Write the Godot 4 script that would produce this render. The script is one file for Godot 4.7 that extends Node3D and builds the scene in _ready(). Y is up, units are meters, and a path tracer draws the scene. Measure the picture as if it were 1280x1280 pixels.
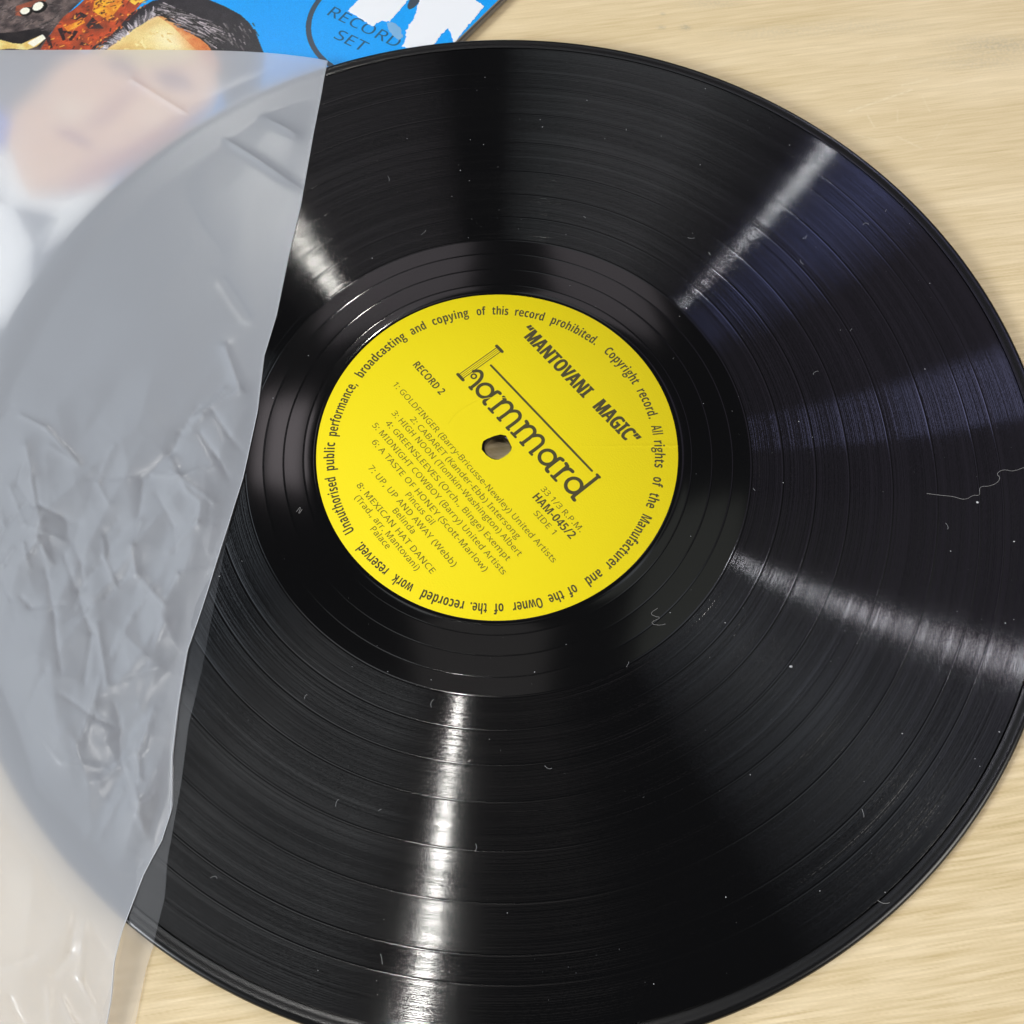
extends Node3D
# A vinyl record half out of its frosted sleeve, on a record cover and a pale wooden table.
# Lengths below are millimetres in the record's own frame (x right, z towards the viewer, top face y = 0);
# MM turns them into metres. The record leans on the cover, so that frame is tilted by TILT.

const MM := 0.001
const LEAN_AXIS := Vector2(0.77, 0.638)     # from the cover towards the rim that touches the table
const REACH := 150.0
const RISE := 3.6                           # height the cover lifts the record by
const OFF := Vector2(-2.1, 0.6)             # hole and label sit a little off the rim's centre
const LABEL_C := Vector2(-2.26, 0.47)
const TEXT_ANGLE := 50.6

var rng := RandomNumberGenerator.new()
var tilt := Transform3D()
var mats := {}

func _ready() -> void:
	rng.seed = 11
	var ang := atan(RISE / 254.0)
	var axis := Vector3(LEAN_AXIS.y, 0, -LEAN_AXIS.x).normalized()
	var b := Basis(axis, ang)
	if (b * Vector3(LEAN_AXIS.x, 0, LEAN_AXIS.y)).y > 0.0:
		b = Basis(axis, -ang)
	var contact := Vector3(LEAN_AXIS.x, 0, LEAN_AXIS.y).normalized() * REACH * MM
	tilt = Transform3D(b, Vector3.ZERO)
	tilt.origin = Vector3(0, 2.0 * MM - (b * contact).y, 0)
	view()
	lights()
	build_table()
	build_cover()
	build_record()
	build_sleeve()
	build_dust()

# ---------------------------------------------------------------- camera and light
func view() -> void:
	var cam := Camera3D.new()
	cam.name = "camera"
	cam.fov = 53.02
	cam.near = 0.01
	cam.far = 20.0
	cam.transform = tilt * Transform3D(Basis.from_euler(Vector3(-1.17576, -0.00593, 0.0)), Vector3(0.00109, 0.25459, 0.12621))
	add_child(cam)
	cam.current = true

func lights() -> void:
	var env := Environment.new()
	env.background_mode = Environment.BG_COLOR
	env.background_color = Color(0.27, 0.27, 0.28)
	env.background_energy_multiplier = 1.0
	env.tonemap_mode = Environment.TONE_MAPPER_LINEAR
	env.tonemap_exposure = 1.0
	env.sdfgi_enabled = true
	env.ssao_enabled = true
	env.ssil_enabled = true
	var we := WorldEnvironment.new()
	we.name = "environment"
	we.environment = env
	add_child(we)
	# a bright ceiling lamp beyond the table, and broad dim ones round it
	# window-like light from behind the viewer on both sides
	lamp("side_lamp", Vector3(-2.8, 1.5, 1.6), Vector2(1.0, 1.0), 13.0, Color(0.97, 0.985, 1.0))
	lamp("side_lamp", Vector3(2.4, 1.9, 1.2), Vector2(1.2, 1.2), 3.6, Color(1.0, 0.985, 0.96))
	# narrow ceiling lamps that streak the grooves
	lamp("ceiling_lamp", Vector3(-0.15, 1.8, 0.0), Vector2(0.018, 0.17), 0.34, Color(1.0, 0.99, 0.97))
	lamp("ceiling_lamp", Vector3(0.9, 1.8, -0.42), Vector2(0.10, 0.03), 0.10, Color(0.97, 0.97, 1.0))
	lamp("ceiling_lamp", Vector3(-0.57, 1.8, -1.58), Vector2(0.05, 0.08), 0.42, Color(1.0, 0.99, 0.96))
	lamp("ceiling_lamp", Vector3(1.12, 1.8, -2.16), Vector2(0.05, 0.06), 0.24, Color(0.98, 0.99, 1.0))
	# pale patches of ceiling
	lamp("ceiling_panel", Vector3(-0.55, 1.9, -0.1), Vector2(0.6, 0.5), 0.125, Color(0.98, 0.99, 1.0))
	lamp("ceiling_panel", Vector3(0.4, 1.9, -2.1), Vector2(0.7, 0.7), 0.12, Color(0.95, 0.98, 1.0))
	lamp("ceiling_panel", Vector3(-0.5, 1.9, -2.0), Vector2(0.5, 0.8), 0.025, Color(0.95, 0.98, 1.0))
	lamp("ceiling_panel", Vector3(-0.28, 1.9, -1.4), Vector2(0.36, 0.3), 0.035, Color(1.0, 0.95, 0.98))
	lamp("ceiling_panel", Vector3(0.24, 1.9, -1.4), Vector2(0.26, 0.3), 0.024, Color(1.0, 0.95, 0.98))
	lamp("ceiling_panel", Vector3(1.35, 1.9, -2.15), Vector2(0.55, 0.4), 0.24, Color(0.62, 0.68, 1.0))
	lamp("ceiling_panel", Vector3(1.75, 1.9, -1.3), Vector2(0.45, 0.25), 0.17, Color(0.74, 0.76, 1.0))
	lamp("ceiling_panel", Vector3(-1.6, 1.9, -0.75), Vector2(1.2, 1.8), 1.35, Color(0.90, 0.95, 1.0))
	lamp("ceiling_panel", Vector3(-0.06, 1.9, -0.42), Vector2(0.28, 0.36), 0.013, Color(1.0, 0.97, 0.96))
	lamp("ceiling_panel", Vector3(0.40, 1.9, -0.58), Vector2(0.26, 0.40), 0.015, Color(0.98, 1.0, 0.95))
	lamp("ceiling_panel", Vector3(-0.52, 1.9, -0.95), Vector2(0.12, 0.2), 0.02, Color(1.0, 0.95, 0.97))
	lamp("ceiling_panel", Vector3(1.15, 1.9, -1.0), Vector2(1.0, 1.7), 0.20, Color(0.92, 0.86, 1.0))
	lamp("ceiling_panel", Vector3(0.65, 1.9, -0.3), Vector2(0.5, 0.4), 0.06, Color(0.9, 0.93, 1.0))

func lamp(called: String, at: Vector3, size: Vector2, energy: float, tint: Color) -> void:
	var l := AreaLight3D.new()
	l.name = called
	l.area_size = size
	l.light_energy = energy
	l.light_color = tint
	l.area_range = 6.0
	l.area_attenuation = 2.0
	l.shadow_enabled = true
	l.transform = tilt * Transform3D(Basis(), at).looking_at(Vector3.ZERO, Vector3(0, 0, -1))
	add_child(l, true)

# ---------------------------------------------------------------- helpers
func v3(x: float, y: float, z: float) -> Vector3:
	return Vector3(x, y, z) * MM

func tag(o: Node, label: String, category: String, group := "") -> void:
	o.set_meta("label", label)
	o.set_meta("category", category)
	if group != "":
		o.set_meta("group", group)

func thing(called: String, label: String, category: String, tf := Transform3D()) -> Node3D:
	var o := Node3D.new()
	o.name = called
	o.transform = tf
	tag(o, label, category)
	add_child(o, true)
	return o

func put(called: String, mesh: Mesh, m: Material, parent: Node = self) -> MeshInstance3D:
	var o := MeshInstance3D.new()
	o.name = called
	o.mesh = mesh
	o.material_override = m
	parent.add_child(o, true)
	return o

func mat(c: Color, rough: float, spec := 0.5) -> StandardMaterial3D:
	var m := StandardMaterial3D.new()
	m.albedo_color = c
	m.roughness = rough
	m.metallic_specular = spec
	return m

func lin(r: float, g: float, bl: float) -> Color:
	return Color(r, g, bl).linear_to_srgb()

func noise(sd: int, freq: float, oct := 3, kind := FastNoiseLite.TYPE_SIMPLEX_SMOOTH) -> FastNoiseLite:
	var n := FastNoiseLite.new()
	n.seed = sd
	n.noise_type = kind
	n.frequency = freq
	n.fractal_octaves = oct
	return n

# revolve a profile of (radius, height) in mm; u of the UV runs with the radius, v round the disc
func lathe(profile: Array, segs := 512) -> ArrayMesh:
	var n := profile.size()
	var pos := PackedVector3Array()
	var nor := PackedVector3Array()
	var uv := PackedVector2Array()
	var ix := PackedInt32Array()
	var nrm: Array[Vector2] = []
	for i in n:
		var a: Vector2 = profile[maxi(i - 1, 0)]
		var c: Vector2 = profile[mini(i + 1, n - 1)]
		var d := (c - a).normalized()
		nrm.append(Vector2(d.y, -d.x))
	for i in n:
		var p: Vector2 = profile[i]
		var o := OFF * (1.0 - smoothstep(50.0, 150.0, p.x))
		for k in segs + 1:
			var a := TAU * k / segs
			pos.append(v3(p.x * cos(a) + o.x, p.y, p.x * sin(a) + o.y))
			nor.append(Vector3(nrm[i].x * cos(a), nrm[i].y, nrm[i].x * sin(a)))
			uv.append(Vector2(p.x / 152.0, float(k) / segs))
	for i in n - 1:
		for k in segs:
			var q := i * (segs + 1) + k
			var w := q + segs + 1
			ix.append_array([q, q + 1, w, w, q + 1, w + 1])
	return arrays(pos, nor, uv, ix)

func arrays(pos: PackedVector3Array, nor: PackedVector3Array, uv: PackedVector2Array, ix: PackedInt32Array) -> ArrayMesh:
	var a := []
	a.resize(Mesh.ARRAY_MAX)
	a[Mesh.ARRAY_VERTEX] = pos
	a[Mesh.ARRAY_NORMAL] = nor
	a[Mesh.ARRAY_TEX_UV] = uv
	a[Mesh.ARRAY_INDEX] = ix
	var m := ArrayMesh.new()
	m.add_surface_from_arrays(Mesh.PRIMITIVE_TRIANGLES, a)
	return m

func picture(w: int, h: int, data: PackedByteArray, fmt := Image.FORMAT_RGB8) -> ImageTexture:
	return ImageTexture.create_from_image(Image.create_from_data(w, h, false, fmt, data))

# ---------------------------------------------------------------- table
func build_table() -> void:
	const W := 2048
	const H := 2048
	const S := 0.48 / 2048.0
	var fine := noise(3, 1.0, 3)
	var broad := noise(4, 1.0, 3)
	var blot := noise(5, 1.0, 3)
	var ca := cos(deg_to_rad(-8.0))
	var sa := sin(deg_to_rad(-8.0))
	var data := PackedByteArray()
	data.resize(W * H * 3)
	var k := 0
	for j in H:
		for i in W:
			var x := i * S
			var z := j * S
			var g := x * ca + z * sa
			var t := -x * sa + z * ca
			var wob := 0.0010 * broad.get_noise_2d(g * 6.0, t * 9.0)
			var f := fine.get_noise_2d(g * 16.0, (t + wob) * 430.0)
			var f2 := fine.get_noise_2d(g * 62.0 + 7.0, (t + wob) * 1400.0)
			var c := broad.get_noise_2d(g * 3.0, (t + wob) * 60.0)
			var bl := blot.get_noise_2d(g * 9.0, t * 26.0)
			var calm := 0.55 + 0.45 * smoothstep(0.12, 0.24, z)
			var f3 := fine.get_noise_2d(g * 36.0 + 31.0, (t + wob) * 1100.0 + 5.0)
			var v := (0.10 * f + 0.08 * f2 - 0.22 * maxf(0.0, f3 - 0.22)) * calm + 0.04 * c + 0.045 * bl
			data[k] = int(clampf(226.0 * (1.0 + 0.65 * v), 0, 255))
			data[k + 1] = int(clampf(203.5 * (1.0 + 0.8 * v), 0, 255))
			data[k + 2] = int(clampf(160.0 * (1.0 + 1.25 * v), 0, 255))
			k += 3
	# grey specks, a grey stain and pale scuffs in the wood's surface
	for q in [[53.5, -161.0, 1.3, 0.9, 0.30], [61.7, -160.8, 1.6, 1.1, 0.42], [54.5, -167.3, 0.7, 0.6, 0.35], [72.0, -172.0, 9.0, 2.2, 0.14], [166.9, -150.8, 15.0, 4.0, 0.26], [158.0, -143.0, 18.0, 3.0, 0.14], [120.0, -160.0, 22.0, 3.5, 0.10], [88.0, -158.0, 16.0, 3.0, 0.10]]:
		stain(data, W, Vector2(q[0], q[1]), Vector2(q[0], q[1]) + Vector2(0.1, 0), q[2], q[3], Color8(150, 146, 134), q[4])
	for q in [[112.0, -122.5, 134.0, -131.5, 0.5, 0.6], [131.0, -133.5, 140.0, -136.0, 0.45, 0.5], [118.0, -121.0, 119.5, -116.0, 0.45, 0.45], [128.0, -123.0, 127.4, -118.0, 0.4, 0.35], [137.0, -129.0, 138.5, -122.0, 0.4, 0.3], [126.0, -112.0, 133.0, -107.0, 0.5, 0.4], [112.0, -113.0, 121.0, -110.0, 0.4, 0.35], [144.0, -118.0, 138.0, -110.0, 0.4, 0.25], [148.0, -133.0, 158.0, -137.0, 0.5, 0.25], [122.0, -143.0, 131.0, -146.0, 0.8, 0.25]]:
		stain(data, W, Vector2(q[0], q[1]), Vector2(q[2], q[3]), q[4] * 0.8, q[4] * 0.8, Color8(250, 238, 212), q[5] * 0.6)
	var m := mat(Color.WHITE, 0.42, 0.4)
	m.albedo_texture = picture(W, H, data)
	var pos := PackedVector3Array()
	var nor := PackedVector3Array()
	var uv := PackedVector2Array()
	for p in [Vector2(-0.7, -0.7), Vector2(0.7, -0.7), Vector2(0.7, 0.6), Vector2(-0.7, 0.6)]:
		pos.append(Vector3(p.x, 0, p.y))
		nor.append(Vector3.UP)
		uv.append((p + Vector2(0.24, 0.24)) / 0.48)
	var o := put("table_top", arrays(pos, nor, uv, PackedInt32Array([0, 1, 2, 0, 2, 3])), m)
	o.set_meta("kind", "structure")
	tag(o, "pale straw coloured wooden table top with fine straight grain", "table")

# soft mark along a line in the wood texture, in millimetres on the table
func stain(data: PackedByteArray, w: int, a: Vector2, b: Vector2, rx: float, ry: float, c: Color, share: float) -> void:
	var k := w / 480.0
	var m := maxf(rx, ry) * 2.2
	var worn := noise(8, 0.35, 3)
	for y in range(int((minf(a.y, b.y) - m + 240.0) * k), int((maxf(a.y, b.y) + m + 240.0) * k)):
		for x in range(int((minf(a.x, b.x) - m + 240.0) * k), int((maxf(a.x, b.x) + m + 240.0) * k)):
			var p := Vector2(x / k - 240.0, y / k - 240.0)
			var t := clampf((p - a).dot(b - a) / (b - a).length_squared(), 0.0, 1.0)
			var d := (p - a.lerp(b, t)) / Vector2(rx, ry)
			var s := share * exp(-d.length_squared()) * clampf(0.75 + 0.9 * worn.get_noise_2d(p.x * 2.0, p.y * 2.0), 0.0, 1.2)
			if s > 0.01:
				var q := (y * w + x) * 3
				data[q] = int(lerpf(data[q], c.r8, s))
				data[q + 1] = int(lerpf(data[q + 1], c.g8, s))
				data[q + 2] = int(lerpf(data[q + 2], c.b8, s))

func build_cover() -> void:
	# the board's corner lies under the record; its right edge runs away up the picture
	var cov := thing("record_cover", "blue record cover with printed portrait and torn white sticker, under the record", "record cover")
	var right := Vector2(0.799, 0.601)
	var down := Vector2(-0.601, 0.799)
	var corner := Vector2(-129.5, -1.0)
	var print_mat := mat(Color.WHITE, 0.3, 0.45)
	print_mat.albedo_texture = cover_print()
	var board := mat(lin(0.30, 0.27, 0.23), 0.8, 0.2)
	var dark := mat(lin(0.09, 0.08, 0.075), 0.8, 0.2)
	put("back_board", slab(corner, -right, -down, 314.0, 314.0, 0.05, 0.75), board, cov)
	put("inner_folds", slab(corner - right * 0.5, -right, -down, 313.0, 314.0, 0.75, 1.6), dark, cov)
	put("middle_board", slab(corner + right * 0.5, -right, -down, 313.6, 314.0, 1.6, 2.1), board, cov)
	put("inner_folds", slab(corner - right * 0.2, -right, -down, 313.0, 314.0, 2.1, 2.9), dark, cov)
	put("front_board", slab(corner + right * 0.2, -right, -down, 314.0, 314.0, 2.9, 3.56), board, cov)
	put("printed_front", slab(corner, -right, -down, 314.0, 314.0, 3.56, 3.6), print_mat, cov)
	# lettering on the badge
	var st := SurfaceTool.new()
	st.begin(Mesh.PRIMITIVE_TRIANGLES)
	var e := Vector2(0.84, 0.543)
	write_line(st, "RECORD", "Droid Sans", Vector2(-60.9, -165.2), e, 30.0, 4.5, 3.62)
	write_line(st, "SET", "Droid Sans", Vector2(-57.8, -154.3), e, 12.5, 4.5, 3.62)
	put("badge_lettering", st.commit(), mat(lin(0.012, 0.075, 0.16), 0.4), cov)
	var white := mat(lin(0.86, 0.87, 0.88), 0.3, 0.5)
	put("torn_sticker", plate([Vector2(-47.5, -176.0), Vector2(-49.8, -171.5), Vector2(-53.2, -166.2), Vector2(-49.0, -163.0), Vector2(-44.2, -158.9), Vector2(-43.0, -160.4), Vector2(-41.3, -161.5), Vector2(-40.2, -161.2), Vector2(-38.6, -161.4), Vector2(-36.0, -165.4), Vector2(-32.8, -171.2), Vector2(-30.4, -176.0)], 3.6, 3.72, 0.55), white, cov)
	put("torn_sticker", plate([Vector2(-27.0, -176.0), Vector2(-28.9, -171.1), Vector2(-29.6, -166.0), Vector2(-30.8, -161.3), Vector2(-32.3, -159.6), Vector2(-31.9, -158.0), Vector2(-33.4, -156.8), Vector2(-32.6, -154.0), Vector2(-34.0, -149.9), Vector2(-27.0, -146.8), Vector2(-23.6, -147.4), Vector2(-22.9, -151.4), Vector2(-21.2, -154.6), Vector2(-18.7, -158.0), Vector2(-17.6, -155.0), Vector2(-16.9, -150.5), Vector2(-11.9, -159.0), Vector2(-6.6, -167.6), Vector2(-10.0, -170.8), Vector2(-15.0, -176.0)], 3.6, 3.72, 0.55), white, cov)
	put("torn_sticker", plate([Vector2(-39.5, -160.6), Vector2(-37.4, -160.9), Vector2(-34.9, -158.2), Vector2(-33.9, -153.9), Vector2(-35.6, -152.5), Vector2(-37.7, -155.4), Vector2(-39.0, -157.7)], 3.6, 3.66, 0.5), mat(lin(0.20, 0.42, 0.66), 0.5), cov)

# a board: corner, two edge directions, lengths, bottom and top height (mm, on the table's frame); UV = place on the print
func slab(c: Vector2, a: Vector2, b: Vector2, la: float, lb: float, y0: float, y1: float) -> ArrayMesh:
	return plate([c, c + a * la, c + a * la + b * lb, c + b * lb], y0, y1)

func plate(pts: Array, y0: float, y1: float, ragged := 0.0) -> ArrayMesh:
	var poly := PackedVector2Array(pts)
	if ragged > 0.0:
		poly.clear()
		var torn := noise(71, 0.9, 3)
		for i in pts.size():
			var a: Vector2 = pts[i]
			var b: Vector2 = pts[(i + 1) % pts.size()]
			var n := maxi(1, int(a.distance_to(b) / 0.5))
			for k in n:
				var p := a.lerp(b, float(k) / n)
				poly.append(p + Vector2(torn.get_noise_2d(p.x, p.y), torn.get_noise_2d(p.x + 50.0, p.y)) * ragged)
	if Geometry2D.is_polygon_clockwise(poly):
		poly.reverse()
	var st := SurfaceTool.new()
	st.begin(Mesh.PRIMITIVE_TRIANGLES)
	var tri := Geometry2D.triangulate_polygon(poly)
	for k in range(0, tri.size(), 3):
		flat_tri(st, poly[tri[k]], poly[tri[k + 1]], poly[tri[k + 2]], y1)
	for i in poly.size():
		var p := poly[i]
		var q := poly[(i + 1) % poly.size()]
		var n := Vector3(q.y - p.y, 0, p.x - q.x).normalized()
		for v in [v3(p.x, y1, p.y), v3(p.x, y0, p.y), v3(q.x, y1, q.y), v3(q.x, y1, q.y), v3(p.x, y0, p.y), v3(q.x, y0, q.y)]:
			st.set_normal(n)
			st.set_uv(print_uv(v))
			st.add_vertex(v)
	return st.commit()

func print_uv(v: Vector3) -> Vector2:
	return Vector2((v.x / MM + 178.0) / 184.0, (v.z / MM + 180.0) / 184.0)

func flat_tri(st: SurfaceTool, a: Vector2, b: Vector2, c: Vector2, y: float) -> void:
	if (b - a).cross(c - a) < 0.0:
		var t := b
		b = c
		c = t
	for p in [a, b, c]:
		var v := v3(p.x, y, p.y)
		st.set_normal(Vector3.UP)
		st.set_uv(print_uv(v))
		st.add_vertex(v)

# ---- the print on the cover, painted as plain patches of colour; 6 pixels to the millimetre
const PX := 6.0
const PN := 1104
var ink := PackedByteArray()
var ink_noise: FastNoiseLite

func fill(pts: Array, c: Color, vary := 0.0, vary_to := Color.BLACK, soft := 0.0) -> void:
	var n := pts.size()
	var lo := 1e9
	var hi := -1e9
	for p in pts:
		lo = minf(lo, p.y)
		hi = maxf(hi, p.y)
	var y0 := maxi(0, int((lo + 180.0) * PX))
	var y1 := mini(PN - 1, int((hi + 180.0) * PX))
	for y in range(y0, y1 + 1):
		var zz := (y + 0.5) / PX - 180.0
		var xs: Array[float] = []
		for i in n:
			var a: Vector2 = pts[i]
			var b: Vector2 = pts[(i + 1) % n]
			if (a.y <= zz) != (b.y <= zz):
				xs.append(a.x + (zz - a.y) / (b.y - a.y) * (b.x - a.x))
		xs.sort()
		for k in range(0, xs.size() - 1, 2):
			var x0 := maxi(0, int((xs[k] + 178.0) * PX))
			var x1 := mini(PN - 1, int((xs[k + 1] + 178.0) * PX))
			for x in range(x0, x1 + 1):
				var col := c
				if vary > 0.0:
					col = c.lerp(vary_to, clampf(vary * (0.5 + ink_noise.get_noise_2d(x, y)), 0, 1))
				var q := (y * PN + x) * 3
				ink[q] = col.r8
				ink[q + 1] = col.g8
				ink[q + 2] = col.b8

func blob(c: Vector2, rx: float, ry: float, turn: float, col: Color, vary := 0.0, vary_to := Color.BLACK) -> void:
	var pts := []
	for i in 24:
		pts.append(c + Vector2(rx * cos(TAU * i / 24), ry * sin(TAU * i / 24)).rotated(deg_to_rad(turn)))
	fill(pts, col, vary, vary_to)

# soft patch of colour laid over the print
func glaze(c: Vector2, rx: float, ry: float, turn: float, col: Color, share: float) -> void:
	var m := maxf(rx, ry) * 2.0
	for y in range(maxi(0, int((c.y - m + 180.0) * PX)), mini(PN, int((c.y + m + 180.0) * PX))):
		for x in range(maxi(0, int((c.x - m + 178.0) * PX)), mini(PN, int((c.x + m + 178.0) * PX))):
			var d := Vector2(x / PX - 178.0 - c.x, y / PX - 180.0 - c.y).rotated(-deg_to_rad(turn)) / Vector2(rx, ry)
			var s := share * exp(-d.length_squared() * 1.3)
			if s > 0.01:
				var q := (y * PN + x) * 3
				ink[q] = int(lerpf(ink[q], col.r8, s))
				ink[q + 1] = int(lerpf(ink[q + 1], col.g8, s))
				ink[q + 2] = int(lerpf(ink[q + 2], col.b8, s))

func stroke(a: Vector2, b: Vector2, w0: float, w1: float, col: Color) -> void:
	var n := (b - a).orthogonal().normalized()
	fill([a + n * w0, b + n * w1, b - n * w1, a - n * w0], col)

func cover_print() -> ImageTexture:
	ink.resize(PN * PN * 3)
	ink_noise = noise(41, 0.03, 4)
	var blue := Color8(0, 158, 240)
	fill([Vector2(-180, -182), Vector2(8, -182), Vector2(8, 6), Vector2(-180, 6)], blue)
	# dark figure on the left
	fill([Vector2(-180, -182), Vector2(-140, -182), Vector2(-148.5, -168.0), Vector2(-154.0, -157.0), Vector2(-140.0, -148.0), Vector2(-146, -130), Vector2(-158, -110), Vector2(-180, -100)], Color8(122, 106, 100), 0.9, Color8(56, 48, 48))
	fill([Vector2(-180, -158), Vector2(-166, -158.5), Vector2(-157.5, -160.5), Vector2(-153.4, -158), Vector2(-156, -152), Vector2(-180, -150)], Color8(26, 22, 24), 0.5, Color8(60, 52, 50))
	fill([Vector2(-176, -153.0), Vector2(-169.8, -155.2), Vector2(-165.5, -153.6), Vector2(-162.4, -153.2), Vector2(-158.8, -155.6), Vector2(-156.0, -157.4), Vector2(-154.6, -155.6), Vector2(-157.0, -152.0), Vector2(-160.2, -150.4), Vector2(-166.0, -151.2), Vector2(-176, -149.5)], Color8(238, 222, 150), 0.6, Color8(214, 160, 60))
	fill([Vector2(-160.5, -153.6), Vector2(-156.0, -157.4), Vector2(-154.6, -155.6), Vector2(-158.0, -151.8)], Color8(246, 242, 220))
	fill([Vector2(-167.4, -170.8), Vector2(-158.8, -175.0), Vector2(-157.6, -173.2), Vector2(-163.0, -169.8), Vector2(-163.8, -166.0), Vector2(-167.0, -166.4)], Color8(176, 92, 66), 0.6, Color8(90, 60, 50))
	blob(Vector2(-159.3, -170.2), 2.5, 2.9, 20, Color8(22, 20, 18))
	blob(Vector2(-163.5, -168.2), 2.1, 2.2, 20, Color8(30, 24, 20))
	blob(Vector2(-159.9, -170.6), 1.7, 2.1, 20, Color8(250, 246, 224))
	blob(Vector2(-164.0, -168.5), 1.6, 1.6, 20, Color8(250, 246, 224))
	# orange and red folds of cloth
	fill([Vector2(-155.6, -150.0), Vector2(-153.8, -156.4), Vector2(-150.2, -165.4), Vector2(-146.0, -170.6), Vector2(-140.0, -180), Vector2(-122.0, -180), Vector2(-124.0, -172.0), Vector2(-130.5, -160.1), Vector2(-137.3, -150.0)], Color8(206, 84, 46), 0.9, Color8(132, 62, 42))
	fill([Vector2(-140.8, -176), Vector2(-131.0, -176), Vector2(-131.6, -170.0), Vector2(-134.6, -163.2), Vector2(-137.4, -165.6), Vector2(-140.6, -168.0)], Color8(246, 190, 50), 0.8, Color8(214, 110, 40))
	fill([Vector2(-129.6, -173.2), Vector2(-126.6, -170.6), Vector2(-123.4, -172.6), Vector2(-122.8, -174), Vector2(-124.8, -174), Vector2(-126.4, -172.2), Vector2(-128.0, -174)], Color8(244, 200, 70))
	fill([Vector2(-147.6, -164.6), Vector2(-144.8, -167.6), Vector2(-142.0, -165.8), Vector2(-144.6, -163.6)], Color8(34, 28, 32), 0.5, Color8(110, 80, 80))
	fill([Vector2(-141.8, -161.4), Vector2(-140.2, -165.0), Vector2(-138.2, -162.8), Vector2(-135.6, -159.6), Vector2(-140.6, -159.6)], Color8(30, 26, 30), 0.4, Color8(120, 90, 84))
	fill([Vector2(-149.2, -160.6), Vector2(-143.4, -164.2), Vector2(-142.4, -162.6), Vector2(-147.6, -158.6)], Color8(240, 168, 48), 0.6, Color8(216, 96, 40))
	for q in [[-150.6, -160.2, -148.2, -154.6], [-144.8, -158.8, -146.2, -154.4], [-149.8, -158.4, -146.4, -158.0], [-154.0, -156.2, -152.0, -151.0], [-142.4, -153.0, -139.6, -152.2]]:
		stroke(Vector2(q[0], q[1]), Vector2(q[2], q[3]), 0.7, 0.45, Color8(52, 34, 36))
	# dark suit, shirt, collar and tie
	fill([Vector2(-180, -120), Vector2(-160, -118), Vector2(-150, -94), Vector2(-120, -90), Vector2(-92, -60), Vector2(-70, 6), Vector2(-180, 6)], Color8(40, 44, 66), 0.6, Color8(22, 24, 40))
	fill([Vector2(-166.0, -124), Vector2(-157.2, -117.5), Vector2(-154.6, -111.6), Vector2(-161.0, -105.0), Vector2(-170, -103)], Color8(20, 96, 214))
	fill([Vector2(-162.0, -104.0), Vector2(-156.0, -108.0), Vector2(-150.5, -94.0), Vector2(-146.1, -87.4), Vector2(-137.1, -86.8), Vector2(-121.0, -92.0), Vector2(-112, -92), Vector2(-140.8, -66.0), Vector2(-137.0, -80.0), Vector2(-152, -84), Vector2(-160, -92)], Color8(250, 250, 246))
	fill([Vector2(-164, -88.0), Vector2(-156.5, -85.8), Vector2(-152.2, -84.5), Vector2(-143.1, -69.3), Vector2(-140, -40), Vector2(-164, -40)], Color8(250, 250, 248))
	# the head: hair, forehead, plain features
	fill([Vector2(-151.2, -131.9), Vector2(-158.8, -120.3), Vector2(-158.6, -109.7), Vector2(-151.5, -94.9), Vector2(-147.1, -87.4), Vector2(-138.6, -88.1), Vector2(-125.7, -90.4), Vector2(-108.0, -104.0), Vector2(-94.6, -122.8), Vector2(-90.6, -143.0), Vector2(-100.0, -156.0), Vector2(-118.0, -167.0), Vector2(-134.0, -152.0), Vector2(-146.6, -142.0)], Color8(240, 200, 158), 0.35, Color8(224, 160, 122))
	fill([Vector2(-138.7, -149.5), Vector2(-137.8, -151.5), Vector2(-132.8, -156.2), Vector2(-130.5, -160.5), Vector2(-127.1, -166.9), Vector2(-120.6, -172.4), Vector2(-113.0, -174.6), Vector2(-104.0, -174.0), Vector2(-95.6, -169.4), Vector2(-89.8, -165.3), Vector2(-86.4, -161.4), Vector2(-84.0, -157.3), Vector2(-81.8, -151.5), Vector2(-79.6, -146.0), Vector2(-80.0, -128.0), Vector2(-88, -118.0), Vector2(-94.2, -136.0), Vector2(-98.2, -149.3), Vector2(-101.6, -153.7), Vector2(-109.6, -160.7), Vector2(-114.6, -164.2), Vector2(-118.2, -165.3), Vector2(-123.6, -162.0), Vector2(-127.3, -158.1), Vector2(-132.7, -150.9), Vector2(-135.5, -147.0)], Color8(40, 37, 42), 0.4, Color8(66, 60, 66))
	fill([Vector2(-136.0, -147.0), Vector2(-131.0, -152.0), Vector2(-126.6, -158.0), Vector2(-122.6, -162.0), Vector2(-117.6, -164.6), Vector2(-114.0, -163.2), Vector2(-108.0, -157.6), Vector2(-101.6, -150.6), Vector2(-99.0, -144), Vector2(-118, -140)], Color8(240, 218, 148), 0.35, Color8(228, 190, 110))
	fill([Vector2(-117.8, -165.2), Vector2(-113.6, -164.6), Vector2(-109.0, -161.0), Vector2(-101.0, -154.2), Vector2(-95.4, -145.0), Vector2(-92.6, -138.0), Vector2(-97.0, -140.0), Vector2(-101.6, -148.0), Vector2(-108.4, -155.6), Vector2(-112.0, -160.2)], Color8(206, 104, 52), 0.9, Color8(236, 176, 104))
	glaze(Vector2(-113.0, -154.0), 9.0, 5.0, 40, Color8(252, 240, 196), 0.8)
	glaze(Vector2(-128.0, -150.0), 6.0, 3.5, -40, Color8(220, 172, 104), 0.6)
	glaze(Vector2(-120.0, -161.5), 7.0, 2.4, -35, Color8(226, 186, 118), 0.6)
	glaze(Vector2(-103.0, -150.0), 9.0, 2.8, 45, Color8(222, 132, 72), 0.6)
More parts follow.
